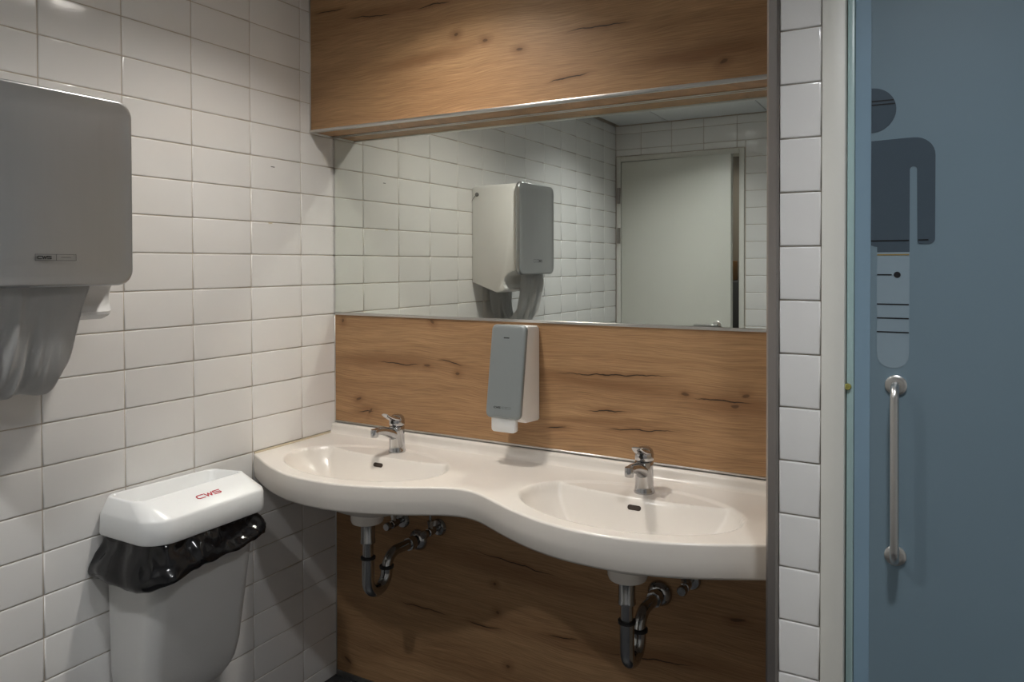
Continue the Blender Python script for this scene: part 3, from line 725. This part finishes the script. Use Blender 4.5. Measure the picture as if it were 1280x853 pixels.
# ================================================================ WASTE BIN
bn = thing('waste_bin', 'white wall-mounted waste bin with black liner below the washbasin end', 'waste bin', (.1, -.655, .33))
def PN(name, bm, m, **k): return keep(obj(name, bm, m, **k), bn)
rings = []
for z, xf, y0, y1, rr_ in ((.300, .110, -.735, -.585, .02), (.302, .120, -.750, -.570, .03), (.312, .131, -.768, -.549, .04), (.330, .140, -.783, -.532, .04), (.355, .149, -.794, -.520, .04), (.40, .160, -.800, -.514, .04), (.50, .176, -.803, -.512, .04), (.62, .196, -.805, -.511, .04), (.72, .212, -.807, -.510, .04), (.752, .214, -.808, -.509, .04)):
    rings.append([(x, y, z) for x, y in rrect(.006, xf, y0, y1, (.012, rr_, rr_, .012), 8)])
PN('bin_body', loft(rings), 'binwhite', angle=60)
NRR = 10
rings = []
for z, xa, xb, ya, yb, rr_ in ((.7555, .008, .221, -.822, -.492, .058), (.7545, .004, .224, -.826, -.489, .062), (.759, .003, .2265, -.829, -.487, .064), (.806, .004, .2245, -.827, -.488, .063), (.8135, .006, .221, -.824, -.490, .060), (.8430, .010, .1475, -.813, -.497, .034), (.8462, .012, .1440, -.810, -.499, .031), (.8465, .016, .1395, -.806, -.503, .028), (.843, .019, .1365, -.803, -.506, .026), (.768, .034, .1300, -.790, -.524, .020)):
    pts = rrect(xa, xb, ya, yb, (.02 if rr_ > .05 else rr_ * .7, rr_, rr_ * .55, .02 if rr_ > .05 else rr_ * .7), NRR)
    ring = []
    for x, y in pts:
        zz = z
        if z > .83: zz -= .007 * sstep(-.56, -.51, y) * sstep(.10, .03, x)     # the rim dips at the washbasin end
        ring.append((x, y, zz))
    rings.append(ring)
ld = PN('bin_lid', loft(rings, False, True), 'lidwhite', angle=50)
# red letters on the sloping front of the lid
sA = Vector((.221, 0, .8135)); sB = Vector((.1475, 0, .8430)); vs = (sB - sA).normalized(); ns = Vector((-vs.z, 0, vs.x)); ns = ns if ns.z > 0 else -ns
def fl_(u, v, d): return sA + vs * v + Vector((0, u, 0)) + ns * d
o = obj('lid_print', strokes(cws(-.678, .036, .068, .0125), .0032, fl_, .0004), 'red', smooth=False); keep(o, bn); 
o.parent = ld; o.location = (0, 0, 0)
# liner
def liner():
    rings = []; K = 220
    base = rrect(.005, .217, -.812, -.505, (.02, .055, .04, .02), 12)
    L_ = [0]; B2 = base + [base[0]]
    for a, b in zip(B2, B2[1:]): L_.append(L_[-1] + math.hypot(b[0] - a[0], b[1] - a[1]))
    pts = []
    for k in range(K):
        s = L_[-1] * k / K
        i = max(q for q in range(len(L_) - 1) if L_[q] <= s); d = L_[i + 1] - L_[i]
        t = 0 if d == 0 else (s - L_[i]) / d
        pts.append((B2[i][0] + (B2[i + 1][0] - B2[i][0]) * t, B2[i][1] + (B2[i + 1][1] - B2[i][1]) * t))
    cxm, cym = .09, -.655
    prof = [(.764, -.006), (.758, .001), (.750, .006), (.741, .009), (.732, .012), (.723, .015), (.714, .018), (.706, .022), (.698, .026), (.690, .027), (.684, .024), (.681, .018), (.683, .011), (.690, .005), (.702, .001)]
    M_ = len(prof) - 1
    for m, (z, off) in enumerate(prof):
        ring = []
        for k, (x, y) in enumerate(pts):
            nrm = Vector((x - cxm, (y - cym) * .55)).normalized()
            f = m / M_; env = sstep(0, .25, f)
            th = 2 * PI * k / K; q = Vector((math.cos(th) * 2.6, math.sin(th) * 2.6, f * 2.2))
            pr_ = k / K * 12
            dg = Vector((pr_ * .9 + f * 1.1, f * 1.3 - pr_ * .22, 3.3)); dg2 = Vector((pr_ * 2.2 - f * 1.6, f * 2.4, 7.7))
            crump = .010 * noise.noise(q * 1.6 + Vector((2, 7, 1))) + .011 * (1 - 2.4 * abs(noise.noise(dg))) - .006 + .006 * (1 - 2.4 * abs(noise.noise(dg2)))
            hem = sstep(.45, .62, f)
            o_ = off + env * crump * (1 - .4 * hem)
            lf_ = sstep(-.72, -.825, y); o_ += .018 * lf_ * env * sstep(.1, .7, f)
            zz = z + env * (.007 * noise.noise(Vector((math.cos(th) * 2, math.sin(th) * 2, 9))) + .004 * noise.noise(q * 2.5 + Vector((8, 8, 2)))) - .030 * lf_ * f
            zz += .020 * f * sstep(-.66, -.50, y) - .004 * f
            if f > .85: o_ = max(o_, .002)
            ring.append((max(.003, x + nrm.x * o_), y + nrm.y * o_, zz))
        rings.append(ring)
    return loft(rings, False, False)
ln = PN('bin_liner', liner(), 'bag', angle=80); tag(ln, 'crumpled black plastic liner')
# two small blemishes on the left tiles
for y, z, l, h, m in ((-.265, 1.722, .007, .0011, 'ink'), (-.276, 1.547, .007, .002, 'sealant')):
    o = obj('tile_chip', Box((.0002, y - l, z - h), (.0009, y + l, z + h)), m, wl, smooth=False)
    o.rotation_euler = (0, 0, 0)
